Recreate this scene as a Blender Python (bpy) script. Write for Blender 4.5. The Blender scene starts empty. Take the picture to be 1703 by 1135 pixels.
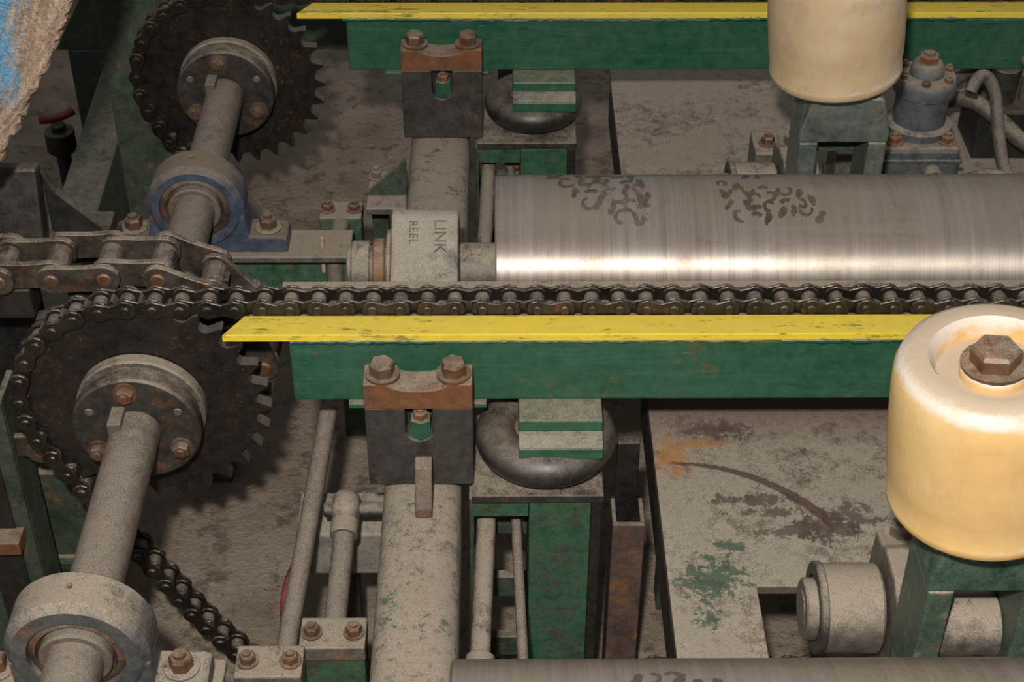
import bpy, bmesh, math, random
from mathutils import Vector, Matrix
random.seed(7)
L=1.115
SC=bpy.context.scene
COL=SC.collection
# ------------------------------------------------------------------ materials
def N(nt,t,**k):
    n=nt.nodes.new(t)
    for a,b in k.items(): setattr(n,a,b)
    return n
def mixc(nt,fac,a,b):
    m=N(nt,'ShaderNodeMix',data_type='RGBA')
    for s,v in ((m.inputs[0],fac),(m.inputs[6],a),(m.inputs[7],b)):
        if isinstance(v,(tuple,list)): s.default_value=(*v[:3],1)
        elif isinstance(v,(int,float)): s.default_value=v
        else: nt.links.new(v,s)
    return m.outputs[2]
def mth(nt,op,a,b=None,c=None,clamp=False):
    m=N(nt,'ShaderNodeMath',operation=op,use_clamp=clamp)
    for i,v in enumerate((a,b,c)):
        if v is None: continue
        if isinstance(v,(int,float)): m.inputs[i].default_value=v
        else: nt.links.new(v,m.inputs[i])
    return m.outputs[0]
def noise(nt,vec,scale,detail=4,rough=.6,stretch=None):
    if stretch:
        mp=N(nt,'ShaderNodeMapping'); mp.inputs['Scale'].default_value=stretch
        nt.links.new(vec,mp.inputs[0]); vec=mp.outputs[0]
    n=N(nt,'ShaderNodeTexNoise'); n.inputs['Scale'].default_value=scale
    n.inputs['Detail'].default_value=detail; n.inputs['Roughness'].default_value=rough
    nt.links.new(vec,n.inputs['Vector']); return n.outputs['Fac']
def ramp(nt,v,a,b):
    m=N(nt,'ShaderNodeMapRange'); m.inputs[1].default_value=a; m.inputs[2].default_value=b
    nt.links.new(v,m.inputs[0]); return m.outputs[0]
def blob(nt,P,c,rx,ry,nz,amp=.9,soft=.25):
    mp=N(nt,'ShaderNodeMapping'); mp.inputs['Location'].default_value=(-c[0]/rx,-c[1]/ry,0); mp.inputs['Scale'].default_value=(1/rx,1/ry,0)
    nt.links.new(P,mp.inputs[0]); ln=N(nt,'ShaderNodeVectorMath',operation='LENGTH'); nt.links.new(mp.outputs[0],ln.inputs[0])
    d=mth(nt,'ADD',ln.outputs['Value'],mth(nt,'MULTIPLY',mth(nt,'SUBTRACT',nz,.5),amp*4))
    return ramp(nt,d,1.0,1.0-soft)
DUST=(.315,.255,.19)
def M(name,base,rough=.5,metal=0.,dust=.5,dust0=.0,rust=0.,rustc=(.16,.06,.02),chip=0.,chipc=(.3,.28,.26),bump=.3,var=.25,dustc=DUST,scale=1.,spec=.5,over=None,extra=None,wobk=1.):
    m=bpy.data.materials.new(name); m.use_nodes=True; nt=m.node_tree
    b=nt.nodes['Principled BSDF']
    g=N(nt,'ShaderNodeNewGeometry'); P=g.outputs['Position']
    sx=N(nt,'ShaderNodeSeparateXYZ'); nt.links.new(g.outputs['Normal'],sx.inputs[0])
    nz=ramp(nt,sx.outputs[2],.15,.95)
    n1=noise(nt,P,7*scale,5,.65); n2=noise(nt,P,42*scale,4,.7); n3=noise(nt,P,420,2,.6)
    dk=tuple(c*(1-var*1.6) for c in base); lt=tuple(min(1,c*(1+var)) for c in base)
    col=mixc(nt,ramp(nt,n2,.3,.7),dk,lt)
    if chip>0:
        cm=ramp(nt,mth(nt,'ADD',mth(nt,'MULTIPLY',n2,.55),mth(nt,'MULTIPLY',n1,.45)),.66-.2*chip,.68-.2*chip)
        col=mixc(nt,cm,col,chipc)
    if rust>0:
        v=N(nt,'ShaderNodeVectorMath',operation='ADD'); v.inputs[1].default_value=(3.1,7.7,1.3); nt.links.new(P,v.inputs[0])
        r1=noise(nt,v.outputs[0],16*scale,6,.75)
        rm=ramp(nt,r1,.62-.3*rust,.74-.3*rust)
        rc=mixc(nt,n2,tuple(c*.5 for c in rustc),tuple(min(1,c*1.7) for c in rustc))
        col=mixc(nt,rm,col,rc)
    d=mth(nt,'MULTIPLY',nz,dust)
    d=mth(nt,'ADD',d,dust0)
    wob=mth(nt,'ADD',mth(nt,'MULTIPLY',mth(nt,'SUBTRACT',n1,.5),2.8*wobk),mth(nt,'MULTIPLY',mth(nt,'SUBTRACT',n3,.5),1.5))
    wob=mth(nt,'ADD',wob,mth(nt,'MULTIPLY',mth(nt,'SUBTRACT',n2,.5),2.5*wobk))
    d=mth(nt,'MULTIPLY',d,mth(nt,'ADD',wob,1.0),clamp=True)
    dc=mixc(nt,ramp(nt,n3,.25,.75),tuple(c*.72 for c in dustc),tuple(min(1,c*1.25) for c in dustc))
    dc=mixc(nt,mth(nt,'MULTIPLY',ramp(nt,n1,.4,.7),.35),dc,tuple(c*.6 for c in dustc))
    col=mixc(nt,d,col,dc)
    if over is not None:
        oc,amt=over
        v=N(nt,'ShaderNodeVectorMath',operation='ADD'); v.inputs[1].default_value=(1.7,2.3,5.3); nt.links.new(P,v.inputs[0])
        o1=noise(nt,v.outputs[0],20,6,.75)
        om=ramp(nt,o1,.66-.2*amt,.70-.2*amt)
        col=mixc(nt,mth(nt,'MULTIPLY',mth(nt,'MULTIPLY',om,ramp(nt,n2,.35,.5)),.8),col,oc)
        v=N(nt,'ShaderNodeVectorMath',operation='ADD'); v.inputs[1].default_value=(9.7,4.3,2.3); nt.links.new(P,v.inputs[0])
        o2=noise(nt,v.outputs[0],45,6,.8)
        col=mixc(nt,mth(nt,'MULTIPLY',ramp(nt,o2,.56,.64),.7),col,(.06,.05,.04))
    if extra: col=extra(nt,P,col,n1,n2,n3,sx)
    nt.links.new(col,b.inputs['Base Color'])
    if metal>0:
        nt.links.new(mth(nt,'MULTIPLY',mth(nt,'SUBTRACT',1.,d),metal),b.inputs['Metallic'])
    rr=mth(nt,'ADD',mth(nt,'MULTIPLY',d,.45),mth(nt,'ADD',mth(nt,'MULTIPLY',mth(nt,'SUBTRACT',n2,.5),.3),rough),clamp=True)
    nt.links.new(rr,b.inputs['Roughness'])
    b.inputs['Specular IOR Level'].default_value=spec
    bp=N(nt,'ShaderNodeBump'); bp.inputs['Strength'].default_value=bump; bp.inputs['Distance'].default_value=.004
    hh=mth(nt,'ADD',n2,mth(nt,'MULTIPLY',n3,.3)); nt.links.new(hh,bp.inputs['Height']); nt.links.new(bp.outputs[0],b.inputs['Normal'])
    return m
def ex_green(nt,P,col,n1,n2,n3,sx):
    s=noise(nt,P,1,4,.7,stretch=(5,40,90))
    col=mixc(nt,mth(nt,'MULTIPLY',ramp(nt,s,.52,.72),.55),col,(.055,.14,.10))
    s2=noise(nt,P,1,5,.8,stretch=(14,60,120))
    col=mixc(nt,mth(nt,'MULTIPLY',ramp(nt,s2,.63,.67),.8),col,(.012,.03,.02))
    s3=noise(nt,P,1,5,.8,stretch=(9,50,140))
    return mixc(nt,mth(nt,'MULTIPLY',ramp(nt,s3,.63,.70),.6),col,(.2,.2,.16))
green=M('green_paint',(.010,.085,.042),.32,0,.5,.06,rust=.02,chip=.0,bump=.12,var=.12,extra=ex_green)
green_d=M('green_paint_dusty',(.012,.085,.04),.5,0,.95,.16,rust=.1,chip=.35,chipc=(.12,.1,.075),bump=.35)
green_p=M('green_paint_chipped',(.01,.085,.04),.42,0,.6,.10,rust=.3,rustc=(.03,.02,.015),chip=.5,chipc=(.02,.02,.018),bump=.25)
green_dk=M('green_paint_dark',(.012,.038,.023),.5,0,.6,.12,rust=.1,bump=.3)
def ex_yel(nt,P,col,n1,n2,n3,sx):
    s=noise(nt,P,1,6,.8,stretch=(11,60,60))
    x=N(nt,'ShaderNodeSeparateXYZ'); nt.links.new(P,x.inputs[0])
    k=mth(nt,'MULTIPLY',ramp(nt,x.outputs[0],.1,-.35),.05)
    col=mixc(nt,mth(nt,'MULTIPLY',ramp(nt,mth(nt,'ADD',s,k),.60,.65),.75),col,(.09,.07,.02))
    s2=noise(nt,P,1,5,.7,stretch=(5,30,30))
    col=mixc(nt,mth(nt,'MULTIPLY',ramp(nt,s2,.5,.75),.45),col,(.45,.38,.12))
    s3=noise(nt,P,1,5,.8,stretch=(20,70,200))
    return mixc(nt,mth(nt,'MULTIPLY',ramp(nt,s3,.63,.67),.9),col,(.06,.07,.02))
yellow=M('yellow_paint',(.78,.57,.045),.42,0,.12,0,rust=.0,bump=.15,var=.06,extra=ex_yel)
weld=M('weld_bead',(.14,.2,.15),.5,.2,.5,.2,bump=.8)
iron=M('dark_iron',(.026,.024,.023),.44,.3,.6,.07,rust=.1,bump=.3)
blackm=M('black_greasy_iron',(.013,.012,.012),.42,.2,.35,.04,bump=.3)
plate=M('charcoal_plate',(.032,.030,.031),.45,.2,.5,.08,rust=.1,bump=.2)
rusty=M('rusty_steel',(.11,.055,.028),.6,.2,.6,.05,rust=.75,bump=.6)
rustb=M('rusty_bolt',(.14,.08,.05),.42,.5,.4,.08,rust=.5,bump=.4)
steelg=M('dusty_grey_steel',(.10,.09,.08),.45,.4,.95,.22,rust=.2,bump=.4)
armm=M('dusty_arm',(.12,.115,.10),.5,.2,1.0,.38,bump=.5,over=((.03,.085,.05),.36))
shaftm=M('dusty_shaft',(.085,.065,.053),.48,.4,.55,.36,rust=.25,bump=.5,dustc=(.25,.205,.16),wobk=.4)
chainm=M('chain_plate',(.028,.022,.019),.3,.65,.3,.05,rust=.12,bump=.25)
chainr=M('chain_roller',(.26,.21,.18),.27,.8,.35,.12,rust=.15,bump=.2)
chainh=M('heavy_chain_plate',(.085,.068,.055),.32,.7,.6,.14,rust=.25,bump=.3)
rubber=M('black_rubber',(.013,.013,.014),.36,0,.3,.05,bump=.12,spec=.6)
bluep=M('blue_paint_bearing',(.03,.058,.105),.45,0,.9,.15,rust=.15,bump=.3,dustc=(.21,.16,.11))
bluegr=M('blue_grey_casting',(.05,.07,.085),.5,.1,.8,.16,rust=.12,bump=.5)
bluedust=M('dusty_blue_casting',(.045,.053,.062),.5,.1,1.0,.14,rust=.12,bump=.4)
seal=M('bearing_seal',(.05,.035,.025),.45,.3,.4,.16,rust=.45,bump=.3)
def ex_deck(nt,P,col,n1,n2,n3,sx):
    w=noise(nt,P,38,7,.8); w2=noise(nt,P,90,4,.8)
    for c,rx,ry in (((.305,.05),.035,.06),((.36,.085),.05,.018)):
        col=mixc(nt,mth(nt,'MULTIPLY',blob(nt,P,c,rx,ry,w,.9,.5),.7),col,(.42,.17,.035))
    for c,rx,ry in (((.345,-.245),.045,.045),((.37,-.17),.03,.012),((.33,-.33),.02,.02)):
        col=mixc(nt,mth(nt,'MULTIPLY',blob(nt,P,c,rx,ry,w,1.8,.15),.8),col,(.03,.075,.042))
    for c,rx,ry in (((.50,-.135),.05,.018),((.55,-.13),.045,.03),((.47,-.09),.05,.010),((.60,-.10),.05,.025),((.40,.12),.06,.02),((.44,-.06),.07,.012)):
        col=mixc(nt,mth(nt,'MULTIPLY',blob(nt,P,c,rx,ry,w,1.8,.12),.8),col,(.085,.055,.042))
    x=N(nt,'ShaderNodeSeparateXYZ'); nt.links.new(P,x.inputs[0])
    bnd=mth(nt,'MULTIPLY',ramp(nt,mth(nt,'ADD',x.outputs[1],mth(nt,'MULTIPLY',w2,.12)),.13,.24),ramp(nt,x.outputs[1],.35,.3))
    col=mixc(nt,mth(nt,'MULTIPLY',bnd,.75),col,(.13,.07,.065))
    mp=N(nt,'ShaderNodeMapping'); mp.inputs['Location'].default_value=(-.30,.34,0); mp.inputs['Scale'].default_value=(1,1,0); nt.links.new(P,mp.inputs[0])
    mp2=N(nt,'ShaderNodeMapping'); mp2.inputs['Scale'].default_value=(1.16,1,0); nt.links.new(mp.outputs[0],mp2.inputs[0])
    ln=N(nt,'ShaderNodeVectorMath',operation='LENGTH'); nt.links.new(mp2.outputs[0],ln.inputs[0])
    dd=mth(nt,'ABSOLUTE',mth(nt,'SUBTRACT',mth(nt,'ADD',ln.outputs['Value'],mth(nt,'MULTIPLY',mth(nt,'SUBTRACT',w2,.5),.012)),.372))
    s2=N(nt,'ShaderNodeSeparateXYZ'); nt.links.new(mp.outputs[0],s2.inputs[0])
    wid=mth(nt,'MULTIPLY_ADD',s2.outputs[0],.03,.002)
    am=ramp(nt,mth(nt,'SUBTRACT',dd,wid),.003,0.)
    am=mth(nt,'MULTIPLY',am,mth(nt,'MULTIPLY',ramp(nt,s2.outputs[0],-.01,.01),ramp(nt,s2.outputs[0],.27,.25)))
    am=mth(nt,'MULTIPLY',am,ramp(nt,s2.outputs[1],.0,.05))
    return mixc(nt,mth(nt,'MULTIPLY',am,.85),col,(.075,.04,.032))
ledge=M('platform_plate',(.11,.075,.06),.5,.2,.82,.12,rust=.1,rustc=(.11,.04,.025),bump=.3,dustc=(.35,.295,.225),extra=ex_deck)
brown=M('brown_primer',(.07,.035,.03),.55,0,.5,.12,rust=.3,bump=.4)
whitem=M('machined_shim',(.4,.4,.38),.35,.6,.35,.12,bump=.1)
wood=M('wood_splinter',(.55,.4,.25),.8,0,.2,0,bump=.3)
redh=M('red_hose',(.2,.01,.015),.5,0,.2,.03)
hose=M('hydraulic_hose',(.045,.04,.037),.5,0,.6,.2)
M_hub=M('hub_disc_iron',(.042,.037,.034),.38,.45,.5,.08,rust=.15,bump=.3)
armm2=M('dusty_casting',(.15,.14,.12),.55,.1,.75,.38,rust=.12,bump=.35,dustc=(.33,.29,.225))
inkm=M('black_stencil_ink',(.03,.027,.025),.6,0,.15,.2)
imprm=M('roller_imprint',(.045,.03,.02),.5,.2,.15,.06,chip=.3,chipc=(.14,.1,.08))
green_s=M('grey_steel_bracket',(.13,.165,.145),.36,.5,.6,.14,rust=.12,chip=.3,chipc=(.03,.09,.06),bump=.3)
def ex_spr(nt,P,col,n1,n2,n3,sx):
    sp=noise(nt,P,140,3,.7)
    col=mixc(nt,ramp(nt,mth(nt,'ADD',sp,mth(nt,'MULTIPLY',n1,.35)),.81,.86),col,(.16,.06,.025))
    sd=ramp(nt,mth(nt,'ABSOLUTE',sx.outputs[1]),.85,.4)
    return mixc(nt,mth(nt,'MULTIPLY',sd,.8),col,(.13,.11,.095))
sprm=M('sprocket_face',(.017,.0145,.0135),.32,.4,.35,.04,bump=.15,extra=ex_spr)
def roller_mat():
    m=bpy.data.materials.new('brushed_roller_steel'); m.use_nodes=True; nt=m.node_tree; b=nt.nodes['Principled BSDF']
    g=N(nt,'ShaderNodeNewGeometry'); P=g.outputs['Position']
    s1=noise(nt,P,1,5,.75,stretch=(90,1.5,1.5)); s2=noise(nt,P,1,5,.7,stretch=(7,3,3)); s3=noise(nt,P,1,5,.7,stretch=(2.5,34,34)); s4=noise(nt,P,300,2); s5=noise(nt,P,14,5,.7)
    col=mixc(nt,ramp(nt,s1,.25,.75),(.24,.195,.16),(.5,.44,.385))
    col=mixc(nt,mth(nt,'MULTIPLY',ramp(nt,s2,.45,.7),.5),col,(.18,.125,.085))
    col=mixc(nt,mth(nt,'MULTIPLY',ramp(nt,s3,.52,.68),.5),col,(.42,.36,.3))
    col=mixc(nt,mth(nt,'MULTIPLY',ramp(nt,s5,.56,.7),.4),col,(.12,.075,.05))
    sx=N(nt,'ShaderNodeSeparateXYZ'); nt.links.new(g.outputs['Normal'],sx.inputs[0])
    d=mth(nt,'MULTIPLY',ramp(nt,sx.outputs[2],.45,.97),ramp(nt,mth(nt,'ADD',s2,mth(nt,'MULTIPLY',s4,.5)),.4,1.05),clamp=True)
    col=mixc(nt,mth(nt,'MULTIPLY',d,.8),col,(.24,.19,.145))
    nt.links.new(col,b.inputs['Base Color'])
    nt.links.new(mth(nt,'SUBTRACT',.78,mth(nt,'MULTIPLY',d,.6)),b.inputs['Metallic'])
    nt.links.new(mth(nt,'ADD',.33,mth(nt,'ADD',mth(nt,'MULTIPLY',s1,.14),mth(nt,'MULTIPLY',d,.25))),b.inputs['Roughness'])
    tg=N(nt,'ShaderNodeTangent',direction_type='RADIAL',axis='X'); nt.links.new(tg.outputs[0],b.inputs['Tangent'])
    b.inputs['Anisotropic'].default_value=.8; b.inputs['Anisotropic Rotation'].default_value=.25
    bp=N(nt,'ShaderNodeBump'); bp.inputs['Strength'].default_value=.08; bp.inputs['Distance'].default_value=.002
    nt.links.new(s1,bp.inputs['Height']); nt.links.new(bp.outputs[0],b.inputs['Normal'])
    return m
rollm=roller_mat()
def plastic_mat(nm,c1,c2,st):
    m=bpy.data.materials.new(nm); m.use_nodes=True; nt=m.node_tree; b=nt.nodes['Principled BSDF']
    g=N(nt,'ShaderNodeNewGeometry'); P=g.outputs['Position']
    a=noise(nt,P,9,5,.6); c=noise(nt,P,1,5,.7,stretch=(60,60,14)); e=noise(nt,P,230,2); h=noise(nt,P,22,6,.7)
    col=mixc(nt,ramp(nt,a,.35,.65),c1,c2)
    col=mixc(nt,mth(nt,'MULTIPLY',ramp(nt,c,.55,.8),.3+st*.3),col,(.42,.28,.17))
    col=mixc(nt,mth(nt,'MULTIPLY',ramp(nt,h,.5,.75),st),col,(.33,.22,.15))
    sx=N(nt,'ShaderNodeSeparateXYZ'); nt.links.new(g.outputs['Normal'],sx.inputs[0])
    w=ramp(nt,mth(nt,'ADD',sx.outputs[2],mth(nt,'MULTIPLY',mth(nt,'SUBTRACT',h,.5),1.0)),.22,.42)
    col=mixc(nt,mth(nt,'MULTIPLY',w,.85),col,(.62,.56,.50))
    dd=ramp(nt,mth(nt,'ADD',sx.outputs[2],mth(nt,'MULTIPLY',mth(nt,'ADD',e,h),.4)),.95,1.3)
    col=mixc(nt,mth(nt,'MULTIPLY',dd,.8),col,(.42,.31,.2))
    nt.links.new(col,b.inputs['Base Color']); b.inputs['Roughness'].default_value=.45
    b.inputs['Subsurface Weight'].default_value=.15; b.inputs['Subsurface Radius'].default_value=(1,.5,.2); b.inputs['Subsurface Scale'].default_value=.012
    bp=N(nt,'ShaderNodeBump'); bp.inputs['Strength'].default_value=.3; bp.inputs['Distance'].default_value=.003
    nt.links.new(mth(nt,'ADD',c,h),bp.inputs['Height']); nt.links.new(bp.outputs[0],b.inputs['Normal'])
    return m
plasB=plastic_mat('yellowed_nylon',(.58,.34,.115),(.64,.44,.19),.15)
plasA=plastic_mat('stained_nylon',(.46,.32,.17),(.54,.41,.26),.6)
def floor_mat():
    m=bpy.data.materials.new('dirt_floor'); m.use_nodes=True; nt=m.node_tree; b=nt.nodes['Principled BSDF']
    g=N(nt,'ShaderNodeNewGeometry'); P=g.outputs['Position']
    a=noise(nt,P,5,6,.65); c=noise(nt,P,60,4,.7); e=noise(nt,P,14,6,.8)
    col=mixc(nt,ramp(nt,a,.35,.65),(.20,.15,.105),(.34,.27,.20))
    col=mixc(nt,mth(nt,'MULTIPLY',ramp(nt,e,.53,.60),.7),col,(.09,.065,.045))
    col=mixc(nt,mth(nt,'MULTIPLY',ramp(nt,c,.6,.75),.5),col,(.42,.34,.26))
    nt.links.new(col,b.inputs['Base Color']); b.inputs['Roughness'].default_value=.95
    bp=N(nt,'ShaderNodeBump'); bp.inputs['Strength'].default_value=.8; bp.inputs['Distance'].default_value=.012
    nt.links.new(mth(nt,'ADD',c,e),bp.inputs['Height']); nt.links.new(bp.outputs[0],b.inputs['Normal'])
    return m
def log_mat():
    m=bpy.data.materials.new('sawn_log_fibre'); m.use_nodes=True; nt=m.node_tree; b=nt.nodes['Principled BSDF']
    g=N(nt,'ShaderNodeNewGeometry'); P=g.outputs['Position']
    rot=N(nt,'ShaderNodeMapping'); rot.inputs['Rotation'].default_value=(0,-.35,0); nt.links.new(P,rot.inputs[0]); P2=rot.outputs[0]
    a=noise(nt,P2,1,6,.75,stretch=(110,110,12)); c=noise(nt,P2,1,4,.6,stretch=(16,16,8)); e=noise(nt,P2,1,5,.7,stretch=(14,14,5)); f=noise(nt,P,55,5,.7)
    col=mixc(nt,ramp(nt,a,.3,.7),(.30,.17,.10),(.72,.55,.40))
    col=mixc(nt,mth(nt,'MULTIPLY',ramp(nt,c,.5,.7),.4),col,(.42,.27,.18))
    col=mixc(nt,mth(nt,'MULTIPLY',ramp(nt,f,.55,.75),.5),col,(.22,.13,.08))
    sx=N(nt,'ShaderNodeSeparateXYZ'); nt.links.new(g.outputs['Position'],sx.inputs[0])
    bx=mth(nt,'ABSOLUTE',mth(nt,'ADD',mth(nt,'ADD',sx.outputs[0],.755),mth(nt,'MULTIPLY',mth(nt,'SUBTRACT',sx.outputs[2],1.35),-.3)))
    bl=mth(nt,'MULTIPLY',ramp(nt,mth(nt,'ADD',bx,mth(nt,'MULTIPLY',mth(nt,'SUBTRACT',e,.5),.16)),.05,.03),ramp(nt,sx.outputs[2],1.25,1.31),clamp=True)
    bl=mth(nt,'MULTIPLY',bl,ramp(nt,a,.66,.54))
    col=mixc(nt,mth(nt,'MULTIPLY',bl,.9),col,(.10,.42,.70))
    nt.links.new(col,b.inputs['Base Color']); b.inputs['Roughness'].default_value=.85
    bp=N(nt,'ShaderNodeBump'); bp.inputs['Strength'].default_value=1.; bp.inputs['Distance'].default_value=.015
    nt.links.new(mth(nt,'ADD',a,f),bp.inputs['Height']); nt.links.new(bp.outputs[0],b.inputs['Normal'])
    return m
# ------------------------------------------------------------------ geometry helpers
def grp(name,c=(0,0,0)):
    e=bpy.data.objects.new(name,None); e.location=c; e.empty_display_size=.05; COL.objects.link(e); return e
def add(g,name,verts,faces,mats,smooth=False,bevel=0,mi=None,seg=2):
    me=bpy.data.meshes.new(name); me.from_pydata([tuple(v) for v in verts],[],faces); 
    for mm in (mats if isinstance(mats,list) else [mats]): me.materials.append(mm)
    if mi: me.polygons.foreach_set('material_index',mi)
    bm=bmesh.new(); bm.from_mesh(me); bmesh.ops.recalc_face_normals(bm,faces=bm.faces); bm.to_mesh(me); bm.free()
    o=bpy.data.objects.new(name,me); COL.objects.link(o)
    if g is not None:
        o.parent=g; o.matrix_parent_inverse=Matrix.Translation(-g.location)
    if smooth:
        me.polygons.foreach_set('use_smooth',[True]*len(me.polygons))
        try: me.set_sharp_from_angle(angle=math.radians(38))
        except Exception: pass
    if bevel:
        b=o.modifiers.new('bevel','BEVEL'); b.width=bevel; b.segments=seg; b.limit_method='ANGLE'; b.angle_limit=math.radians(35)
    return o
def box(g,name,x0,x1,y0,y1,z0,z1,mat,bevel=.002,rot=None):
    v=[(x,y,z) for z in (z0,z1) for y in (y0,y1) for x in (x0,x1)]
    if rot:
        R=Matrix.Rotation(rot[1],3,rot[0]); c=Vector(((x0+x1)/2,(y0+y1)/2,(z0+z1)/2)) if len(rot)<3 else Vector(rot[2])
        v=[c+R@(Vector(p)-c) for p in v]
    f=[(0,2,3,1),(4,5,7,6),(0,1,5,4),(2,6,7,3),(0,4,6,2),(1,3,7,5)]
    return add(g,name,v,f,mat,bevel=bevel)
def prism(g,name,pts,plane,lo,hi,mat,bevel=.002,smooth=False):
    def m(p,h):
        return {'XZ':(p[0],h,p[1]),'XY':(p[0],p[1],h),'YZ':(h,p[0],p[1])}[plane]
    n=len(pts); v=[m(p,lo) for p in pts]+[m(p,hi) for p in pts]
    f=[tuple(range(n)),tuple(range(n,2*n))]+[(i,(i+1)%n,n+(i+1)%n,n+i) for i in range(n)]
    return add(g,name,v,f,mat,bevel=bevel,smooth=smooth)
def frame(ax):
    ax=Vector(ax).normalized(); t=Vector((0,0,1)) if abs(ax.z)<.9 else Vector((1,0,0))
    u=ax.cross(t).normalized(); w=ax.cross(u).normalized(); return ax,u,w
def lathe_data(o,ax,prof,seg=48):
    o=Vector(o); ax,u,w=frame(ax); V=[];F=[]
    for r,h in prof:
        for i in range(seg):
            a=2*math.pi*i/seg; V.append(o+ax*h+(u*math.cos(a)+w*math.sin(a))*max(r,1e-5))
    for k in range(len(prof)-1):
        for i in range(seg):
            j=(i+1)%seg; F.append((k*seg+i,k*seg+j,(k+1)*seg+j,(k+1)*seg+i))
    return V,F
def lathe(g,name,o,ax,prof,mat,seg=48,smooth=True):
    V,F=lathe_data(o,ax,prof,seg); return add(g,name,V,F,mat,smooth=smooth)
def cyl(g,name,p0,p1,r,mat,seg=32,ch=.002,r1=None):
    p0=Vector(p0);p1=Vector(p1);l=(p1-p0).length; r1=r if r1 is None else r1
    return lathe(g,name,p0,p1-p0,[(0,0),(r-ch,0),(r,ch),(r1,l-ch),(r1-ch,l),(0,l)],mat,seg)
def ring(g,name,o,ax,ro,ri,w,mat,ch=.003,seg=56):
    return lathe(g,name,o,ax,[(ri,0),(ro-ch,0),(ro,ch),(ro,w-ch),(ro-ch,w),(ri,w),(ri,0)],mat,seg)
def bolt(g,name,o,ax,r,h,mat,washer=True,stub=True):
    o=Vector(o); A,u,w=frame(ax); V=[];F=[]
    z=0
    if washer:
        v,f=lathe_data(o,ax,[(0,0),(r*1.35,0),(r*1.35,h*.2),(0,h*.2)],20); V+=v;F+=f; z=h*.2
    b=len(V); a0=random.random()
    for rr,hh in ((r,z),(r,z+h*.8),(r*.86,z+h)):
        for i in range(6):
            a=a0+i*math.pi/3; V.append(o+A*hh+(u*math.cos(a)+w*math.sin(a))*rr)
    for k in range(2):
        for i in range(6): F.append((b+k*6+i,b+k*6+(i+1)%6,b+(k+1)*6+(i+1)%6,b+(k+1)*6+i))
    F.append(tuple(b+12+i for i in range(6)))
    if stub:
        q=len(V); v,f=lathe_data(o+A*(z+h),ax,[(r*.55,-.001),(r*.5,h*.3),(0,h*.3)],14); V+=v; F+=[tuple(i+q for i in t) for t in f]
    return add(g,name,V,F,mat,bevel=0)
def tube(g,name,pts,r,mat,res=8):
    cu=bpy.data.curves.new(name,'CURVE'); cu.dimensions='3D'; cu.bevel_depth=r; cu.bevel_resolution=4; cu.use_fill_caps=True
    s=cu.splines.new('NURBS' if len(pts)>2 else 'POLY'); s.points.add(len(pts)-1)
    for p,q in zip(s.points,pts): p.co=(*q,1)
    if len(pts)>2: s.use_endpoint_u=True; s.order_u=3; s.resolution_u=res
    cu.materials.append(mat); o=bpy.data.objects.new(name,cu); COL.objects.link(o)
    if g is not None: o.parent=g; o.matrix_parent_inverse=Matrix.Translation(-g.location)
    return o
# ------------------------------------------------------------------ chain
def plate_outline(p,R,waist=.62,k=9):
    pts=[]
    for i in range(k):
        a=math.radians(-125+250*i/(k-1)) if waist<.9 else math.radians(-90+180*i/(k-1)); pts.append((p/2+R*math.cos(a),R*math.sin(a)))
    pts.append((0,R*waist))
    for i in range(k):
        a=math.radians(55+250*i/(k-1)) if waist<.9 else math.radians(90+180*i/(k-1)); pts.append((-p/2+R*math.cos(a),R*math.sin(a)))
    pts.append((0,-R*waist)); return pts
def resample(path,p):
    out=[Vector(path[0])]; cur=Vector(path[0]); path=list(path)
    i=1
    while i<len(path):
        q=Vector(path[i])
        if (q-cur).length>=p:
            prev=Vector(path[i-1]); d=q-prev; f=prev-cur; a=d.dot(d); b=2*f.dot(d); c=f.dot(f)-p*p
            t=(-b+math.sqrt(max(0,b*b-4*a*c)))/(2*a); cur=prev+d*t; out.append(cur.copy()); path[i-1]=cur
        else: i+=1
    return out
def chain(name,path,y,p,R,win,wout,tk,rr,pinr,mats,heavy=False):
    pts=resample(path,p)
    V=[];F=[];MI=[]
    ol=plate_outline(p,R,.62 if not heavy else .92)
    def addp(c,dx,dz,y0,y1,mi):
        b=len(V);n=len(ol)
        for yy in (y0,y1):
            for (a,h) in ol: V.append((c.x+a*dx-h*dz,yy,c.y+a*dz+h*dx))
        F.append(tuple(b+i for i in range(n)));F.append(tuple(b+n+i for i in range(n)))
        for i in range(n): F.append((b+i,b+(i+1)%n,b+n+(i+1)%n,b+n+i))
        MI.extend([mi]*(n+2))
    def addc(c,y0,y1,r,mi,seg=14):
        b=len(V)
        for yy,k in ((y0,.8),(y0+.002,1),(y1-.002,1),(y1,.8)):
            for i in range(seg):
                a=2*math.pi*i/seg; V.append((c.x+r*k*math.cos(a),yy,c.y+r*k*math.sin(a)))
        for k in range(3):
            for i in range(seg): F.append((b+k*seg+i,b+k*seg+(i+1)%seg,b+(k+1)*seg+(i+1)%seg,b+(k+1)*seg+i))
        F.append(tuple(b+i for i in range(seg)));F.append(tuple(b+3*seg+i for i in range(seg)))
        MI.extend([mi]*(3*seg+2))
    for i in range(len(pts)-1):
        a,b=pts[i],pts[i+1]; d=(b-a).normalized(); c=(a+b)/2
        w=win if i%2 else wout
        for s in (-1,1):
            addp(c,d.x,d.y,y+s*w,y+s*(w-tk),0)
        addc(a,y-win+tk+.001,y+win-tk-.001,rr,1)
        addc(a,y-wout-.004,y+wout+.004,pinr,2)
    o=add(None,name,V,F,mats,mi=MI,bevel=0)
    m=o.modifiers.new('bevel','BEVEL'); m.width=.001; m.segments=1; m.limit_method='ANGLE'; m.angle_limit=math.radians(60)
    return o
SX,SZ,YS=-.598,.73,.033
NT=29
PR=.044/(2*math.sin(math.pi/NT))
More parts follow.
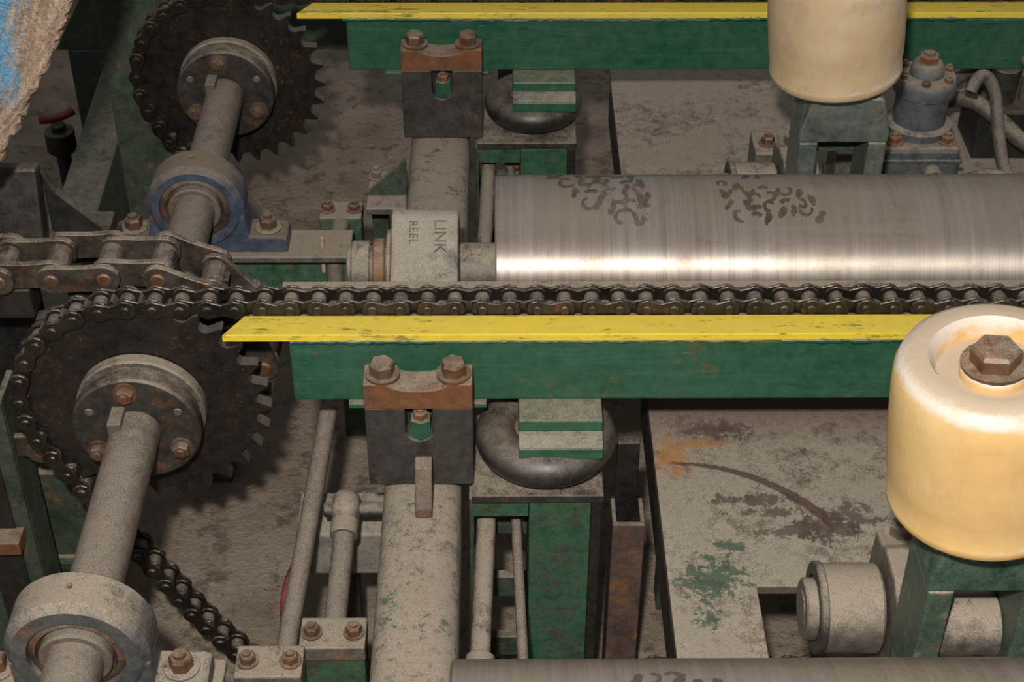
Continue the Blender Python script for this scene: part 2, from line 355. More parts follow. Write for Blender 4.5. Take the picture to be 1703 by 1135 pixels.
def row_chain(dy):
    n=int((2.4-SX)/.044); path=[(SX+.044*n,SZ+PR),(SX,SZ+PR)]
    for k in range(1,60):
        a=math.radians(90+ (206-90)*k/59); path.append((SX+PR*math.cos(a),SZ+PR*math.sin(a)))
    path+=[(-.645,.36),(-.565,.2),(-.515,.12),(-.47,.06),(-.40,.032),(2.2,.032)]
    return chain('roller_chain',path,YS+dy,.044,.0175,.0175,.0245,.005,.0125,.0085,[chainm,chainr,chainm])
# ------------------------------------------------------------------ row assembly
def sprocket(dy):
    y=YS+dy
    g=grp('sprocket_wheel',(SX,y,SZ))
    pts=[]; q=PR-.1965
    for k in range(NT):
        for fr,r in ((0,.1825),(.17,.184),(.27,.190),(.36,.199),(.44,.2065),(.485,.208),(.515,.208),(.56,.2065),(.64,.199),(.73,.190),(.83,.184)):
            a=math.radians(90)+(k+fr)*2*math.pi/NT; pts.append((SX+(r+q)*math.cos(a),SZ+(r+q)*math.sin(a)))
    prism(g,'toothed_disc',pts,'XZ',y-.011,y+.011,sprm,bevel=.0025)
    ring(g,'hub_back_ring',(SX,y-.0105,SZ),(0,-1,0),.108,.04,.024,steelg,.003)
    ring(g,'hub_middle_ring',(SX,y-.033,SZ),(0,-1,0),.099,.04,.022,iron,.003)
    ring(g,'hub_front_disc',(SX,y-.053,SZ),(0,-1,0),.106,.04,.026,M_hub,.004)
    ya=y-.079
    for i,a in enumerate((95,212,332)):
        a=math.radians(a); bolt(g,'hub_bolt_%d'%(i+1),(SX+.08*math.cos(a),ya,SZ+.08*math.sin(a)),(0,-1,0),.0145,.014,rustb,True)
    for i,a in enumerate((28,152)):
        a=math.radians(a); cyl(g,'threaded_plug_%d'%(i+1),(SX+.082*math.cos(a),ya+.004,SZ+.082*math.sin(a)),(SX+.082*math.cos(a),ya-.0015,SZ+.082*math.sin(a)),.0075,steelg,16,.001)
    box(g,'shaft_key',SX-.034,SX-.012,ya-.045,ya+.005,SZ+.022,SZ+.05,shaftm,.002)
def pillow(dy,mat,R=.096):
    y=(.65 if dy else .62)+dy-L
    g=grp('pillow_block_bearing',(SX,y,SZ))
    zb=SZ-.105
    ring(g,'housing_ring',(SX,y+.04,SZ),(0,-1,0),R,.07,.08,mat,.012)
    pts=[(SX-.175,zb),(SX+.175,zb),(SX+.175,zb+.03),(SX+.165,zb+.036),(SX+.1,zb+.038),(SX+R-.002,SZ-.02)]
    for i in range(13):
        a=math.radians(-5-170*i/12); pts.append((SX+.078*math.cos(a),SZ+.078*math.sin(a)))
    pts+=[(SX-R+.002,SZ-.02),(SX-.1,zb+.038),(SX-.165,zb+.036),(SX-.175,zb+.03)]
    prism(g,'cast_base',pts,'XZ',y-.034,y+.034,mat,.004)
    lathe(g,'outer_race',(SX,y,SZ),(0,-1,0),[(.071,.028),(.066,.034),(.058,.036),(.058,-.03)],seal,48)
    lathe(g,'seal',(SX,y,SZ),(0,-1,0),[(.06,.026),(.056,.03),(.052,.024),(.041,.024)],seal,48)
    ring(g,'inner_collar',(SX,y-.01,SZ),(0,-1,0),.052,.04,.036,shaftm,.003,40)
    for i,s in enumerate((-1,1)):
        X=SX+s*.135
        cyl(g,'foot_washer_%d'%(i+1),(X,y,zb+.036),(X,y,zb+.041),.027,steelg,24,.001)
        bolt(g,'foot_bolt_%d'%(i+1),(X,y,zb+.041),(0,0,1),.018,.022,rustb,False)
    cyl(g,'grease_nipple',(SX,y,SZ+R-.004),(SX,y,SZ+R+.006),.004,rusty,12,.001)
    b=grp('bearing_support_beam',(SX,y,.5)); xe=.30 if dy else .19
    box(b,'top_flange',SX-.2,SX+xe,y-.05,y+.05,zb-.016,zb-.001,steelg,.003)
    box(b,'web',SX-.2,SX+xe,y-.008,y+.008,.44,zb-.016,green_d,.002)
    box(b,'lower_flange',SX-.2,SX+xe,y-.06,y+.04,.43,.445,green_dk,.002)
    if dy: box(b,'green_channel_face',SX+.0,SX+.52,y-.075,y-.062,.46,.555,green,.002)
    box(b,'leg',SX-.08,SX-.0,y-.04,y+.04,0,.43,green_dk,.003)
def rail(dy):
    g=grp('conveyor_rail',(.9,dy,.86))
    x0=-.352+(.010 if dy else 0); x1=2.2
    box(g,'green_channel',x0+.018,x1,dy-.038,dy+.07,.785,.909,green,.005)
    box(g,'lower_lip',-.245,-.02,dy-.047,dy-.030,.776,.7845,green,.001)
    pts=[(x0-.085,dy-.044),(x1,dy-.044),(x1,dy+.007),(x0-.055,dy+.007)]
    prism(g,'yellow_wear_bar',pts,'XY',.912,.9255,yellow,.0015)
    box(g,'chain_track',x0-.05,x1,dy+.0075,dy+.075,.9095,.9150,iron,.001)
    box(g,'back_guide',x0+.0,x1,dy+.0625,dy+.080,.9155,.940,steelg,.001)
    segs=[(-.33,-.10),(-.12,.42),(.45,1.0),(1.1,1.6)]
    for i,(a,b) in enumerate(segs):
        n=int((b-a)/.008); V=[];F=[]
        for k in range(n+1):
            rr=.0048+random.uniform(-.0015,.0018)+ (.001 if i%2==0 else -.001)
            for j in range(6):
                t=math.pi*.5+math.pi*j/5*1.0
                V.append((a+(b-a)*k/n,dy-.039+rr*math.cos(t)*1.1,.910+rr*math.sin(t)))
        for k in range(n):
            for j in range(5): F.append((k*6+j,k*6+j+1,(k+1)*6+j+1,(k+1)*6+j))
        add(g,'weld_bead_%d'%(i+1),V,F,weld if i%2 else green,smooth=True)
    return g
AX=-.127
def block(dy):
    d=dy-(.012 if dy else 0)
    ax=AX+(.008 if dy else 0)
    g=grp('guide_clamp_block',(ax,d-.09,.8))
    y0,y1=d-.114,d-.066; hw=.0855
    sl=.022; zt=.832; zc=.882
    pts=[(ax-hw,.668),(ax+hw,.668),(ax+hw,zt),(ax+sl,zt)]
    for i in range(9):
        a=math.radians(0-180*i/8); pts.append((ax+sl*math.cos(a),.785+sl*math.sin(a)))
    pts+=[(ax-sl,zt),(ax-hw,zt)]
    prism(g,'slotted_plate',pts,'XZ',y0,y1,plate,.002)
    box(g,'backing_plate',ax-.03,ax+.03,y1-.006,y1-.001,.74,zt,iron,.001)
    pts=[(ax-hw,zt),(ax+hw,zt),(ax+hw,zc),(ax+.05,zc)]
    for i in range(1,8):
        t=i/8; pts.append((ax+.05-.1*t,zc-.014*math.sin(math.pi*t)**.6))
    pts+=[(ax-.05,zc),(ax-hw,zc)]
    prism(g,'rusty_cap',pts,'XZ',y0-.002,y1+.002,rusty,.002)
    for i,s in enumerate((-1,1)):
        bolt(g,'cap_bolt_%d'%(i+1),(ax+s*.056,(y0+y1)/2,zc),(0,0,1),.0205,.022,rustb,True,False)
    cyl(g,'green_stud',(ax+.002,y0+.012,.768),(ax+.002,y0+.012,.806),.018,green,6)
    bolt(g,'stud_nut',(ax+.002,y0+.012,.806),(0,0,1),.013,.012,rusty,False)
def arm(dy):
    g=grp('roller_mount_arm',(AX,dy-.45,.6))
    hw=.065
    ys,ye=dy-.075,dy-.98
    pts=[]
    for cx,cz,a0 in ((1,1,0),(-1,1,90),(-1,-1,180),(1,-1,270)):
        for i in range(6):
            a=math.radians(a0+90*i/5); r=.038
            pts.append((AX+cx*(hw-r)+r*math.cos(a),.6+cz*(hw-r)+r*math.sin(a)))
    prism(g,'square_tube',pts,'XZ',ye,ys,armm,0,smooth=True)
    if not dy: prism(g,'lug',[(dy-.19,.6645),(dy-.1165,.6645),(dy-.1165,.735),(dy-.135,.748),(dy-.15,.735),(dy-.185,.68)],'YZ',AX-.008,AX+.02,lugm,.003)
    box(g,'leg_plate',AX-.05,AX+.05,dy-.42,dy-.39,0,.537,green_dk,.003)
    box(g,'rear_leg_plate',AX-.05,AX+.05,dy-.12,dy-.09,0,.537,green_dk,.003)
lugm=M('lug_steel',(.05,.035,.028),.55,.3,.5,.05,rust=.35,bump=.6)
def airbag(dy):
    cx=.078; cy=dy-.03
    g=grp('air_spring_lift',(cx,cy,.7))
    prof=[(.03,-.045)]
    R=.082 if not dy else .074;r=.036 if not dy else .034
    for i in range(25):
        a=math.radians(-130+300*i/24); prof.append((R+r*math.cos(a),r*.92*math.sin(a)))
    prof+=[(.03,.01)]
    lathe(g,'rubber_bellows',(cx,cy,.703),(0,0,1),prof,rubber,64)
    lathe(g,'hub_disc',(cx,cy,.70),(0,0,1),[(0,.03),(.045,.03),(.052,.022),(.052,0)],rusty,48)
    lathe(g,'top_plate',(cx,cy,.72),(0,0,1),[(0,0),(.044,0),(.044,.024),(0,.024)],whitem,48)
    bx=cx+.022
    box(g,'upper_bracket',bx-.068,bx+.068,dy-.09,dy-.028,.752,.7845,green,.003)
    prism(g,'bracket_slope',[(dy-.12,.752),(dy-.0905,.752),(dy-.0905,.7635),(dy-.1,.762)],'YZ',bx-.068,bx+.068,green_s,.001)
    box(g,'bracket_nose',bx-.068,bx+.068,dy-.122,dy-.0905,.729,.7515,green,.002)
    box(g,'bracket_underplate',bx-.068,bx+.068,dy-.09,dy+.02,.745,.7515,green_dk,.001)
    s=grp('air_spring_stand',(cx,cy,.4))
    box(s,'shelf_plate',-.045,.172,dy-.132,dy+.09,.642,.658,iron,.002)
    box(s,'post_front',.05,.152,dy-.128,dy-.118,0,.641,green_p,.002)
    box(s,'post_side',.1525,.17,dy-.128,dy+.07,0,.641,blackm,.002)
    box(s,'post_side_inner',.05,.058,dy-.117,dy+.07,0,.641,green_dk,.002)
    box(s,'header_plate',-.045,.049,dy-.12,dy-.11,.60,.641,green_p,.002)
    for i,zz in enumerate((.14,.30,.46)):
        box(s,'rung_%d'%(i+1),-.045,.049,dy-.02,dy-.0,zz,zz+.05,green_dk,.002)
    box(s,'post_left',-.05,-.042,dy-.12,dy+.07,0,.641,green_dk,.002)
def steel_roller(dy,xl):
    yc=.27+dy-L; zc=.83; R=.165
    g=grp('steel_conveyor_roller',(.9,yc,zc))
    lathe(g,'roller_body',(xl,yc,zc),(1,0,0),[(.05,.01),(.15,.01),(.153,0),(R-.003,0),(R,.003),(R,2.2),(.05,2.2)],rollm,96)
    cyl(g,'stub_shaft',(-.068,yc,zc),(xl+.012,yc,zc),.046,steelg,32,.002)
    cyl(g,'axle',(-.265,yc,zc),(-.19,yc,zc),.042,steelg,32)
    ring(g,'lock_collar',(-.258,yc,zc),(1,0,0),.05,.03,.034,steelg,.003,40)
    ring(g,'rust_ring',(-.22,yc,zc),(1,0,0),.054,.03,.022,rusty,.003,40)
    h=grp('roller_bearing_housing',(AX,yc,zc))
    pts=[(yc+.05,.924),(yc+.03,.926),(yc-.09,.851),(yc-.105,.82),(yc-.11,.70),(yc-.15,.69),(yc-.15,.667),(yc+.15,.667),(yc+.15,.69),(yc+.115,.70),(yc+.11,.86)]
    prism(h,'cast_housing',pts,'YZ',AX-.060,AX+.058,armm2,.007)
    ring(h,'end_cap',(AX-.060,yc,zc),(-1,0,0),.07,.04,.008,steelg,.002,40)
    def stencil(txt,xc,size,s0):
        cu=bpy.data.curves.new('t','FONT'); cu.body=txt; cu.size=size; cu.resolution_u=2
        to=bpy.data.objects.new('t',cu); COL.objects.link(to); bpy.context.view_layer.update()
        dg=bpy.context.evaluated_depsgraph_get(); me=bpy.data.meshes.new_from_object(to.evaluated_get(dg))
        bpy.data.objects.remove(to)
        d=Vector((0,-.12,-.075)).normalized(); nn=Vector((0,-.075,.12)).normalized(); o=Vector((xc,yc+.03,.926))
        V=[o+d*(s0+v.co.x)+Vector((1,0,0))*v.co.y+nn*.0007 for v in me.vertices]
        add(h,'stencil_lettering',V,[tuple(p.vertices) for p in me.polygons],inkm)
    stencil('LINK',AX+.016,.030,.010)
    stencil('REEL',AX-.028,.022,.012)
    return yc,zc,R
def imprint(g,yc,zc,R,cells,tag):
    V=[];F=[]
    def strip(pts,wd):
        wd*=1.35
        b=len(V); n=len(pts)
        for i,(x,s) in enumerate(pts):
            x2,s2=pts[min(i+1,n-1)]; x1,s1=pts[max(i-1,0)]
            dx,ds=x2-x1,s2-s1; l=math.hypot(dx,ds) or 1; nx,ns=-ds/l,dx/l
            ww=wd*random.uniform(.6,1.2)*(.5 if i in (0,n-1) else 1)
            for sg in (-1,1):
                X=x+nx*ww*sg; S=s+ns*ww*sg; a=math.pi/2+S/R
                V.append((X,yc+(R+.0006)*math.cos(a),zc+(R+.0006)*math.sin(a)))
        for i in range(n-1): F.append((b+2*i,b+2*i+1,b+2*i+3,b+2*i+2))
    for (x,s,w,h,sk) in cells:
        kind=random.random(); ph=random.uniform(0,6.28)
        if kind<.3:
            strip([(x+w/2*math.cos(ph+t*4.2/9)+sk*t/9,s+h*.5*math.sin(ph+t*4.2/9)) for t in range(10)],.0026)
        elif kind<.75:
            strip([(x+sk*t/5+.002*math.sin(t),s+h*1.1*t/5-h/2) for t in range(6)],.0042)
        else:
            strip([(x+w*t/5-w/2,s+sk*t/5+.0015*math.sin(t*2)) for t in range(6)],.004)
    add(g,tag,V,F,imprm)
def guide_roller(dy):
    X0=.612; yc=-.572+dy; zb=1.068
    plas=plasA if dy else plasB
    g=grp('nylon_guide_roller',(X0,yc,zb+.1))
    ax=Vector((-.105,0,1)).normalized(); o=Vector((X0,yc,zb)); H=.235
    lathe(g,'nylon_drum',o,ax,[(.02,0),(.10,0),(.1145,.005),(.1185,.012),(.1185,.02),(.1165,.024),(.12,.06),(.121,.12),(.1195,.185),(.117,.212),(.110,.228),(.098,H),(.078,H-.001),(.072,H-.010),(.068,H-.028),(.03,H-.028)],plas,80)
    lathe(g,'centre_washer',o,ax,[(0,H-.014),(.038,H-.014),(.041,H-.018),(.041,H-.029)],plas,40)
    bolt(g,'centre_bolt',o+ax*(H-.014),ax,.030,.022,rustb,True,False)
    cyl(g,'neck',o-ax*.02,o,.055,whitem,32)
    b=grp('guide_roller_bracket',(.635,yc,.9))
    xc=.632;y0,y1=yc-.055,yc+.05
    m1=green_s if dy else green_m
    prism(b,'saddle',[(xc-.082,.955),(xc+.082,.955),(xc+.082,.975),(xc+.066,1.04),(xc+.060,1.047),(xc-.060,1.047),(xc-.066,1.04),(xc-.082,.975)],'XZ',y0,y1,m1,.004)
    for i,s in enumerate((-1,1)):
        xa,xb=sorted((xc+s*.080,xc+s*.046))
        box(b,'leg_%d'%(i+1),xa,xb,y0,y1,.66,.9545,m1,.003)
    box(b,'gusset',xc-.046,xc+.046,y1-.012,y1-.002,.88,.954,green_dk,.002)
    box(b,'foot',xc-.10,xc+.10,y0-.03,y1+.04,.5805,.66,green_d,.003)
    if not dy: cyl(b,'pivot_hub',(xc-.045,yc+.012,.82),(xc+.045,yc+.012,.82),.045,steelg,32)
    p=grp('pivot_shaft_bearing',(.55,yc+.13,.72))
    ys=yc+.135; zs=.72; o=.012
    cyl(p,'shaft',(.43+o,ys,zs),(.86,ys,zs),.028,steelg,28)
    cyl(p,'wheel',(.452+o,ys,zs),(.542+o,ys,zs),.066,steelg,48,.004)
    ring(p,'wheel_rim',(.448+o,ys,zs),(1,0,0),.069,.05,.012,iron,.002,48)
    cyl(p,'shaft_nut',(.432+o,ys,zs-.002),(.452+o,ys,zs-.002),.046,steelg,40,.003)
    pts=[(ys-.1,.5805),(ys+.1,.5805),(ys+.1,.70),(ys+.092,.79),(ys+.05,.80),(ys+.03,.812),(ys-.03,.812),(ys-.05,.80),(ys-.092,.79),(ys-.1,.70)]
    prism(p,'split_housing',pts,'YZ',.548+o,.618+o,steelg,.005)
    for i,s in enumerate((-1,1)):
        bolt(p,'housing_bolt_%d'%(i+1),(.583+o,ys+s*.078,.79),(0,0,1),.019,.022,rustb if s<0 else steelg)
green_m=M('green_bracket_dusty',(.02,.075,.045),.42,.2,.8,.16,rust=.08,chip=.45,chipc=(.12,.12,.10),bump=.3)
def platform(dy,front):
    g=grp('steel_deck_plate',(.9,dy,.57))
    x0,x1=.272,1.75; ya,yb=dy-.95,dy+.30
    sx0,sx1,sy1=.414,.505,dy-.262
    z0,z1=.562,.58
    if front:
        pts=[(x0,ya),(sx0,ya),(sx0,sy1),(sx1,sy1),(sx1,ya),(x1,ya),(x1,yb),(x0,yb)]
    else:
        pts=[(x0,ya+.3),(x1,ya+.3),(x1,yb+.15),(x0,yb+.15)]
    prism(g,'deck',pts,'XY',z0,z1,ledge,.002)
    box(g,'edge_skirt',x0,x0+.012,ya+.31,yb,.46,z0-.0005,iron,.002)
    box(g,'back_leg',x0+.05,x0+.12,yb-.08,yb-.02,0,z0-.001,green_dk,.002)
    box(g,'far_leg',x1-.1,x1-.03,yb-.08,yb-.02,0,z0-.001,green_dk,.002)
    box(g,'slot_channel',.35,1.6,dy-.5,dy-.3,.40,.41,iron,.002)
g=grp('drive_shaft',(SX,.2,SZ))
cyl(g,'shaft_bar',(SX,-1.25,SZ),(SX,1.35,SZ),.0405,shaftm,48,.003)
RO={}
for dy in (0.,L):
    row_chain(dy); sprocket(dy); pillow(dy,bluedust if dy==0 else bluep,.103 if dy==0 else .096)
    rail(dy); block(dy); arm(dy); airbag(dy); guide_roller(dy)
    RO[dy]=steel_roller(dy,-.006 if dy else -.06)
    platform(dy,dy==0)
RA=RO[L];RB=RO[0.]
def cells(rows,dx,w,h):
    c=[]
    for (x0,n,s0) in rows:
        for i in range(n): c.append((x0+i*dx+random.uniform(-.005,.005),s0+random.uniform(-.007,.007)+i*.003,w,h,random.uniform(-.01,.012)))
    return c
imprint(grp('tread_imprint_marks',(.1,RA[0],1.)),*RA,cells(((.085,7,-.065),(.095,7,-.045),(.12,6,-.018),(.135,6,.008),(.15,5,.036),(.20,3,.06)),.024,.022,.026),'marks')
imprint(grp('tread_imprint_marks',(.4,RA[0],1.)),*RA,cells(((.43,2,-.055),(.385,7,-.012),(.375,8,.014),(.39,8,.04),(.41,3,.062)),.022,.018,.022),'marks')
imprint(grp('tread_imprint_marks',(.2,RB[0],1.)),*RB,cells(((.165,8,-.055),(.16,9,-.03),(.165,9,-.008),(.17,8,.014),(.175,8,.036)),.018,.016,.022),'marks')
# ---- heavy conveyor chain with second sprocket
R2=.192
path=[(-1.62,SZ+R2-.02),(-1.0,SZ+R2-.012),(SX,SZ+R2)]
for k in range(1,50):
    a=math.radians(90-180*k/49); path.append((SX+R2*math.cos(a),SZ+R2*math.sin(a)))
path+=[(-1.5,SZ-R2)]
chain('heavy_conveyor_chain',path,.168,.088,.0255,.040,.0555,.012,.021,.013,[chainh,chainr,rustb],heavy=True)
g=grp('sprocket_wheel',(SX,.165,SZ))
pts=[]
for k in range(13):
    for fr,r in ((0,.155),(.15,.158),(.28,.175),(.4,.2),(.47,.212),(.53,.212),(.6,.2),(.72,.175),(.85,.158)):
        a=math.radians(90)+(k+fr)*2*math.pi/13; pts.append((SX+r*math.cos(a),SZ+r*math.sin(a)))
prism(g,'toothed_disc',pts,'XZ',.155,.18,blackm,.002)
ring(g,'hub',(SX,.22,SZ),(0,-1,0),.085,.04,.11,blackm,.004)
g=grp('chain_guide_beam',(-1.1,.16,.83))
box(g,'beam',-1.6,-.79,.14,.19,.82,.880,blackm,.003)
box(g,'beam_leg',-1.35,-1.25,.14,.19,0,.82,green_dk,.003)
g=grp('chain_pusher_dog',(-.85,.36,.95))
box(g,'base',-1.0,-.70,.28,.42,.835,.855,blackm,.003)
box(g,'upright_plate',-.98,-.80,.31,.35,.8555,1.0,blackm,.006,rot=('X',-.25))
prism(g,'gusset_fin',[(-.80,.8555),(-.70,.8555),(-.78,.94),(-.80,.985)],'XZ',.35,.37,blackm,.003)
box(g,'stand',-.98,-.86,.30,.40,.37,.835,blackm,.003)
# log
prof=[(-1.42,1.0),(-1.25,.975),(-1.05,.98),(-.92,1.03),(-.845,1.085),(-.785,1.15),(-.73,1.235),(-.68,1.32),(-.635,1.40),(-.60,1.46),(-.575,1.58),(-.6,1.7),(-.75,1.82),(-1.05,1.87),(-1.3,1.8),(-1.46,1.6),(-1.5,1.25)]
fine=[]
for i in range(len(prof)):
    a=prof[i];b=prof[(i+1)%len(prof)]
    m=max(2,int(math.dist(a,b)/.007))
    for k in range(m):
        t=k/m; fine.append((a[0]+(b[0]-a[0])*t+random.uniform(-.006,.006),a[1]+(b[1]-a[1])*t+random.uniform(-.006,.006)))
n=len(fine);V=[];F=[]; ysl=[.09,.11,.16,.25,.36,.48]
for j,yy in enumerate(ysl):
    for i,p in enumerate(fine): V.append((p[0]+random.uniform(-.003,.003),yy+random.uniform(-.004,.004),p[1]+random.uniform(-.003,.003)))
for j in range(len(ysl)-1):
    for i in range(n): F.append((j*n+i,j*n+(i+1)%n,(j+1)*n+(i+1)%n,(j+1)*n+i))
F.append(tuple(range(n)));F.append(tuple((len(ysl)-1)*n+i for i in range(n)))
add(None,'sawn_log',V,F,log_mat())
# ---- cylinders/rods around the arms
def clamp(bx,by,bz,m1,sc=1.):
    s=grp('trunnion_clamp',(bx,by,bz))
    box(s,'clamp_top',bx-.052*sc,bx+.052*sc,by-.04,by+.025,bz,bz+.03,m1,.003)
    box(s,'clamp_body',bx-.05*sc,bx+.05*sc,by-.035,by+.02,bz-.09,bz-.001,green_p,.003)
    box(s,'clamp_post',bx-.025,bx+.025,by-.03,by+.015,0,bz-.0905,green_dk,.003)
    for k,sx in enumerate((-1,1)):
        bolt(s,'clamp_bolt_%d'%(k+1),(bx+sx*.033*sc,by-.008,bz+.03),(0,0,1),.013,.014,rustb)
for dy in (0.,L):
    if not dy:
        g=grp('steel_pipe',(-.32,dy-.07,.55))
        cyl(g,'pipe',(-.306,dy+.16,.6),(-.346,dy-.36,.49),.0165,shaftm,24)
        g=grp('rod_end_actuator',(-.265,dy-.15,.53))
        lathe(g,'ball_end',(-.262,dy-.055,.555),(1,0,0),[(.012,-.024),(.024,-.022),(.034,-.012),(.036,0),(.034,.012),(.024,.022),(.012,.024)],steelg,32)
        cyl(g,'ball_pin',(-.30,dy-.055,.555),(-.19,dy-.055,.555),.013,iron,20)
        cyl(g,'rod',(-.262,dy-.085,.548),(-.268,dy-.31,.505),.0185,shaftm,24)
        cyl(g,'rod_collar',(-.262,dy-.08,.55),(-.263,dy-.11,.545),.024,steelg,24)
        clamp(-.262,dy-.33,.53,steelg); clamp(-.355,dy-.392,.535,steelg)
    else:
        clamp(-.33,.795,.585,green_d,.85)
        g=grp('steel_pipe',(-.335,.7,.6)); cyl(g,'pipe',(-.328,.75,.605),(-.335,.66,.60),.0185,shaftm,24); cyl(g,'pipe_elbow',(-.335,.66,.60),(-.335,.60,.45),.0185,shaftm,24)
    g=grp('hydraulic_cylinder',(-.025,dy-.2,.53))
    cyl(g,'barrel',(-.02,dy-.03,.56),(-.032,dy-.36,.5),.0165,steelg,24)
    cyl(g,'gland',(-.031,dy-.34,.503),(-.033,dy-.39,.495),.024,steelg,24)
    g=grp('thin_rod',(.03,dy-.2,.5))
    cyl(g,'rod',(.028,dy-.03,.54),(.04,dy-.4,.47),.009,shaftm,20)
    cyl(g,'pivot_pin',(.015,dy-.03,.54),(.048,dy-.03,.54),.012,rusty,16)
g=grp('brown_channel_post',(.23,0,.25)); 
box(g,'web',.198,.255,-.04,-.03,0,.5,brown,.002); box(g,'flange',.198,.206,-.03,.03,0,.5,brown,.002); box(g,'flange_right',.247,.255,-.03,.03,0,.5,brown,.002)
box(g,'tall_flange',.206,.246,.04,.05,0,.62,blackm,.002)
g=grp('air_box_cover',(-.27,.03,.45))
box(g,'cover',-.36,-.20,-.02,.09,.36,.46,armm2,.005); box(g,'cover_leg',-.30,-.26,.02,.06,0,.36,iron,.002)
tube(None,'red_hose',[(-.36,.02,.36),(-.375,-.05,.38),(-.375,-.12,.36),(-.36,-.2,.3),(-.35,-.3,.2)],.012,redh)
# left frames
g=grp('green_side_panel',(-.95,.12,.4)); box(g,'panel',-1.25,-.872,.105,.115,0,.66,green_dk,.003); box(g,'flange',-.884,-.872,.115,.2,0,.66,green_dk,.002); box(g,'rib',-1.25,-.885,.06,.1045,.33,.36,rusty,.002); box(g,'grimy_strip',-.96,-.9,.1,.1045,0,.66,blackm,.001)
g=grp('green_low_box',(-.9,.32,.17)); box(g,'box',-1.05,-.815,.25,.40,0,.36,green_dk,.004); box(g,'box_rib',-1.05,-.815,.24,.2495,.12,.14,green_d,.001)
g=grp('green_column',(-.84,1.3,.6)); box(g,'web',-.892,-.74,1.22,1.232,0,1.35,green_dk,.003); box(g,'flange',-.892,-.88,1.232,1.33,0,1.35,green_dk,.002)
green_f=M('grimy_green_beam',(.03,.05,.035),.6,0,.3,.12,bump=.4)
g=grp('floor_beam',(-1.03,1.3,.2)); box(g,'beam',-1.09,-.985,.75,2.0,.02,.3,green_f,.004,rot=('Z',.03)); box(g,'pad',-1.12,-.95,.9,1.0,0,.0195,iron,.002)
g=grp('rear_cross_beam',(0,2.0,.5)); box(g,'beam',-1.3,2.2,2.0,2.1,.35,.6,green_dk,.004)
for i,x in enumerate((-1.2,0.,1.2)): box(g,'leg_%d'%(i+1),x,x+.1,2.0,2.1,0,.3495,green_dk,.003)
g=grp('hand_valve',(-1.19,1.75,.3)); cyl(g,'valve_stem',(-1.19,1.75,0),(-1.19,1.75,.26),.02,blackm,20); cyl(g,'valve_body',(-1.19,1.75,.18),(-1.19,1.75,.24),.04,blackm,24); tube(g,'valve_lever',[(-1.23,1.73,.285),(-1.19,1.75,.27),(-1.15,1.78,.285)],.012,redh)
g=grp('corner_gusset',(-.23,.85,.6))
prism(g,'gusset_plate',[(-.285,.622),(-.193,.622),(-.193,.715)],'XZ',.83,.84,green_dk,.002)
box(g,'gusset_base',-.278,-.193,.78,.93,.605,.6215,steelg,.003)
bolt(g,'gusset_bolt',(-.262,.90,.6215),(0,0,1),.012,.018,steelg); box(g,'gusset_post',-.275,-.24,.88,.92,0,.6045,green_dk,.002)
# gearbox
g=grp('gear_motor',(.88,.88,.75))
X,Y=.885,.9
box(g,'gear_case',X-.085,X+.075,Y-.09,Y+.07,.58,.745,bluegr,.01)
for i in range(4): box(g,'case_rib_%d'%(i+1),X-.09,X+.08,Y-.096,Y-.0905,.60+i*.038,.608+i*.038,bluegr,.002)
lathe(g,'motor_barrel',(X,Y,.746),(0,0,1),[(0,0),(.07,0),(.07,.015),(.055,.02),(.055,.085),(.064,.09),(.066,.115),(.06,.125),(.036,.128),(.033,.15),(.027,.156),(0,.156)],bluegr,48)
for i in range(6):
    a=i*math.pi/3+.3; bolt(g,'flange_bolt_%d'%(i+1),(X+.052*math.cos(a),Y+.052*math.sin(a),.871),(0,0,1),.009,.011,rusty,False)
bolt(g,'top_nut',(X,Y,.902),(0,0,1),.022,.016,rusty,False)
cyl(g,'side_port',(X+.02,Y-.091,.69),(X+.02,Y-.12,.69),.02,steelg,24)
cyl(g,'side_port_2',(X-.085,Y-.03,.68),(X-.14,Y-.03,.68),.025,steelg,24)
for i,sx in enumerate((-.06,.05)):
    bolt(g,'case_bolt_%d'%(i+1),(X+sx,Y-.06,.745),(0,0,1),.014,.014,rusty)
tube(None,'hydraulic_hose',[(1.0,.95,.8),(1.02,.98,.84),(1.06,.97,.80),(1.07,.92,.7),(1.1,.86,.6),(1.25,.8,.6)],.014,hose)
tube(None,'hydraulic_hose',[(.98,1.2,.62),(1.03,1.1,.72),(1.1,1.0,.70),(1.15,.95,.66),(1.3,.9,.62)],.018,hose)
tube(None,'hydraulic_hose',[(.98,.82,.66),(1.02,.8,.70),(1.1,.82,.65),(1.2,.78,.61)],.014,hose)
tube(None,'hydraulic_hose',[(1.02,1.25,.62),(1.12,1.2,.78),(1.16,1.05,.82),(1.17,.9,.74),(1.15,.8,.61)],.015,hose)
g=grp('valve_block',(1.15,1.12,.68)); box(g,'body',1.06,1.22,1.04,1.18,.58,.70,blackm,.006); cyl(g,'spool',(1.12,1.1,.70),(1.12,1.1,.78),.03,iron,24); cyl(g,'spool_2',(1.18,1.1,.70),(1.18,1.1,.76),.022,steelg,24)
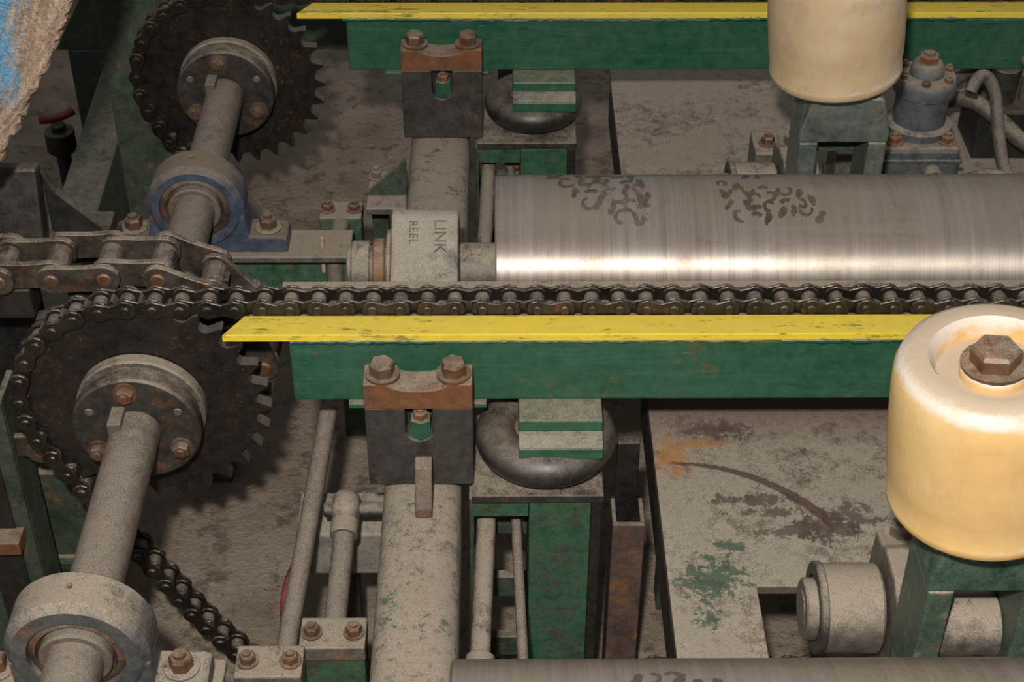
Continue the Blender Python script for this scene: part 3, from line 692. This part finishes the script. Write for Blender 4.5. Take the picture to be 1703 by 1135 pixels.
g=grp('green_upright',(1.2,1.3,.6)); box(g,'post',1.10,1.2,1.22,1.3,.58,.85,green_dk,.004)
for (xx,yy) in ((.565,.86),(.735,.86)):
    g=grp('dusty_cleat',(xx,yy,.63)); box(g,'cleat',xx-.03,xx+.025,yy-.04,yy+.05,.5805,.73,steelg,.004); bolt(g,'cleat_bolt',(xx,yy,.73),(0,0,1),.014,.016,rustb); box(g,'cleat_toe',xx-.03,xx+.025,yy+.051,yy+.08,.5805,.64,steelg,.004)
for i in range(22):
    x,y=random.uniform(-.03,.06),random.uniform(-.42,-.2); z=.004
    if i>6: x,y,z=random.uniform(-.6,.2),random.uniform(.3,1.6),.004
    a=random.uniform(0,6.28); l=random.uniform(.02,.05)
    tube(None,'wood_splinter',[(x,y,z),(x+l*math.cos(a),y+l*math.sin(a)*.6,z)],.0015,wood)
tube(None,'wood_splinter',[(-.358,.64,.56),(-.355,.63,.65)],.004,wood)
me_f=add(None,'floor',[(-6,-4,0),(6,-4,0),(6,8,0),(-6,8,0)],[(0,1,2,3)],floor_mat())
# ------------------------------------------------------------------ camera and light
cam=bpy.data.cameras.new('camera'); co=bpy.data.objects.new('camera',cam); COL.objects.link(co)
mw=Matrix.Translation((0,-2.062,2.489))@Matrix.Rotation(math.radians(-.6),4,'Z')@Matrix.Rotation(math.radians(52),4,'X')@Matrix.Rotation(math.radians(.2),4,'Z')
co.matrix_world=mw
cam.lens=2688/1703*36; cam.sensor_width=36; cam.clip_start=.05
SC.camera=co
la=bpy.data.lights.new('flash_light','AREA'); la.shape='DISK'; la.size=.09; la.energy=90; la.color=(1,.965,.92)
lo=bpy.data.objects.new('flash_light',la); COL.objects.link(lo); lo.location=(-.10,-2.10,2.82)
d=Vector((.1,.5,.6))-lo.location; lo.rotation_euler=d.to_track_quat('-Z','Y').to_euler()
w=bpy.data.worlds.new('world'); SC.world=w; w.use_nodes=True; bg=w.node_tree.nodes['Background']; bg.inputs[0].default_value=(.95,.97,1,1); bg.inputs[1].default_value=.22
SC.view_settings.view_transform='Standard'
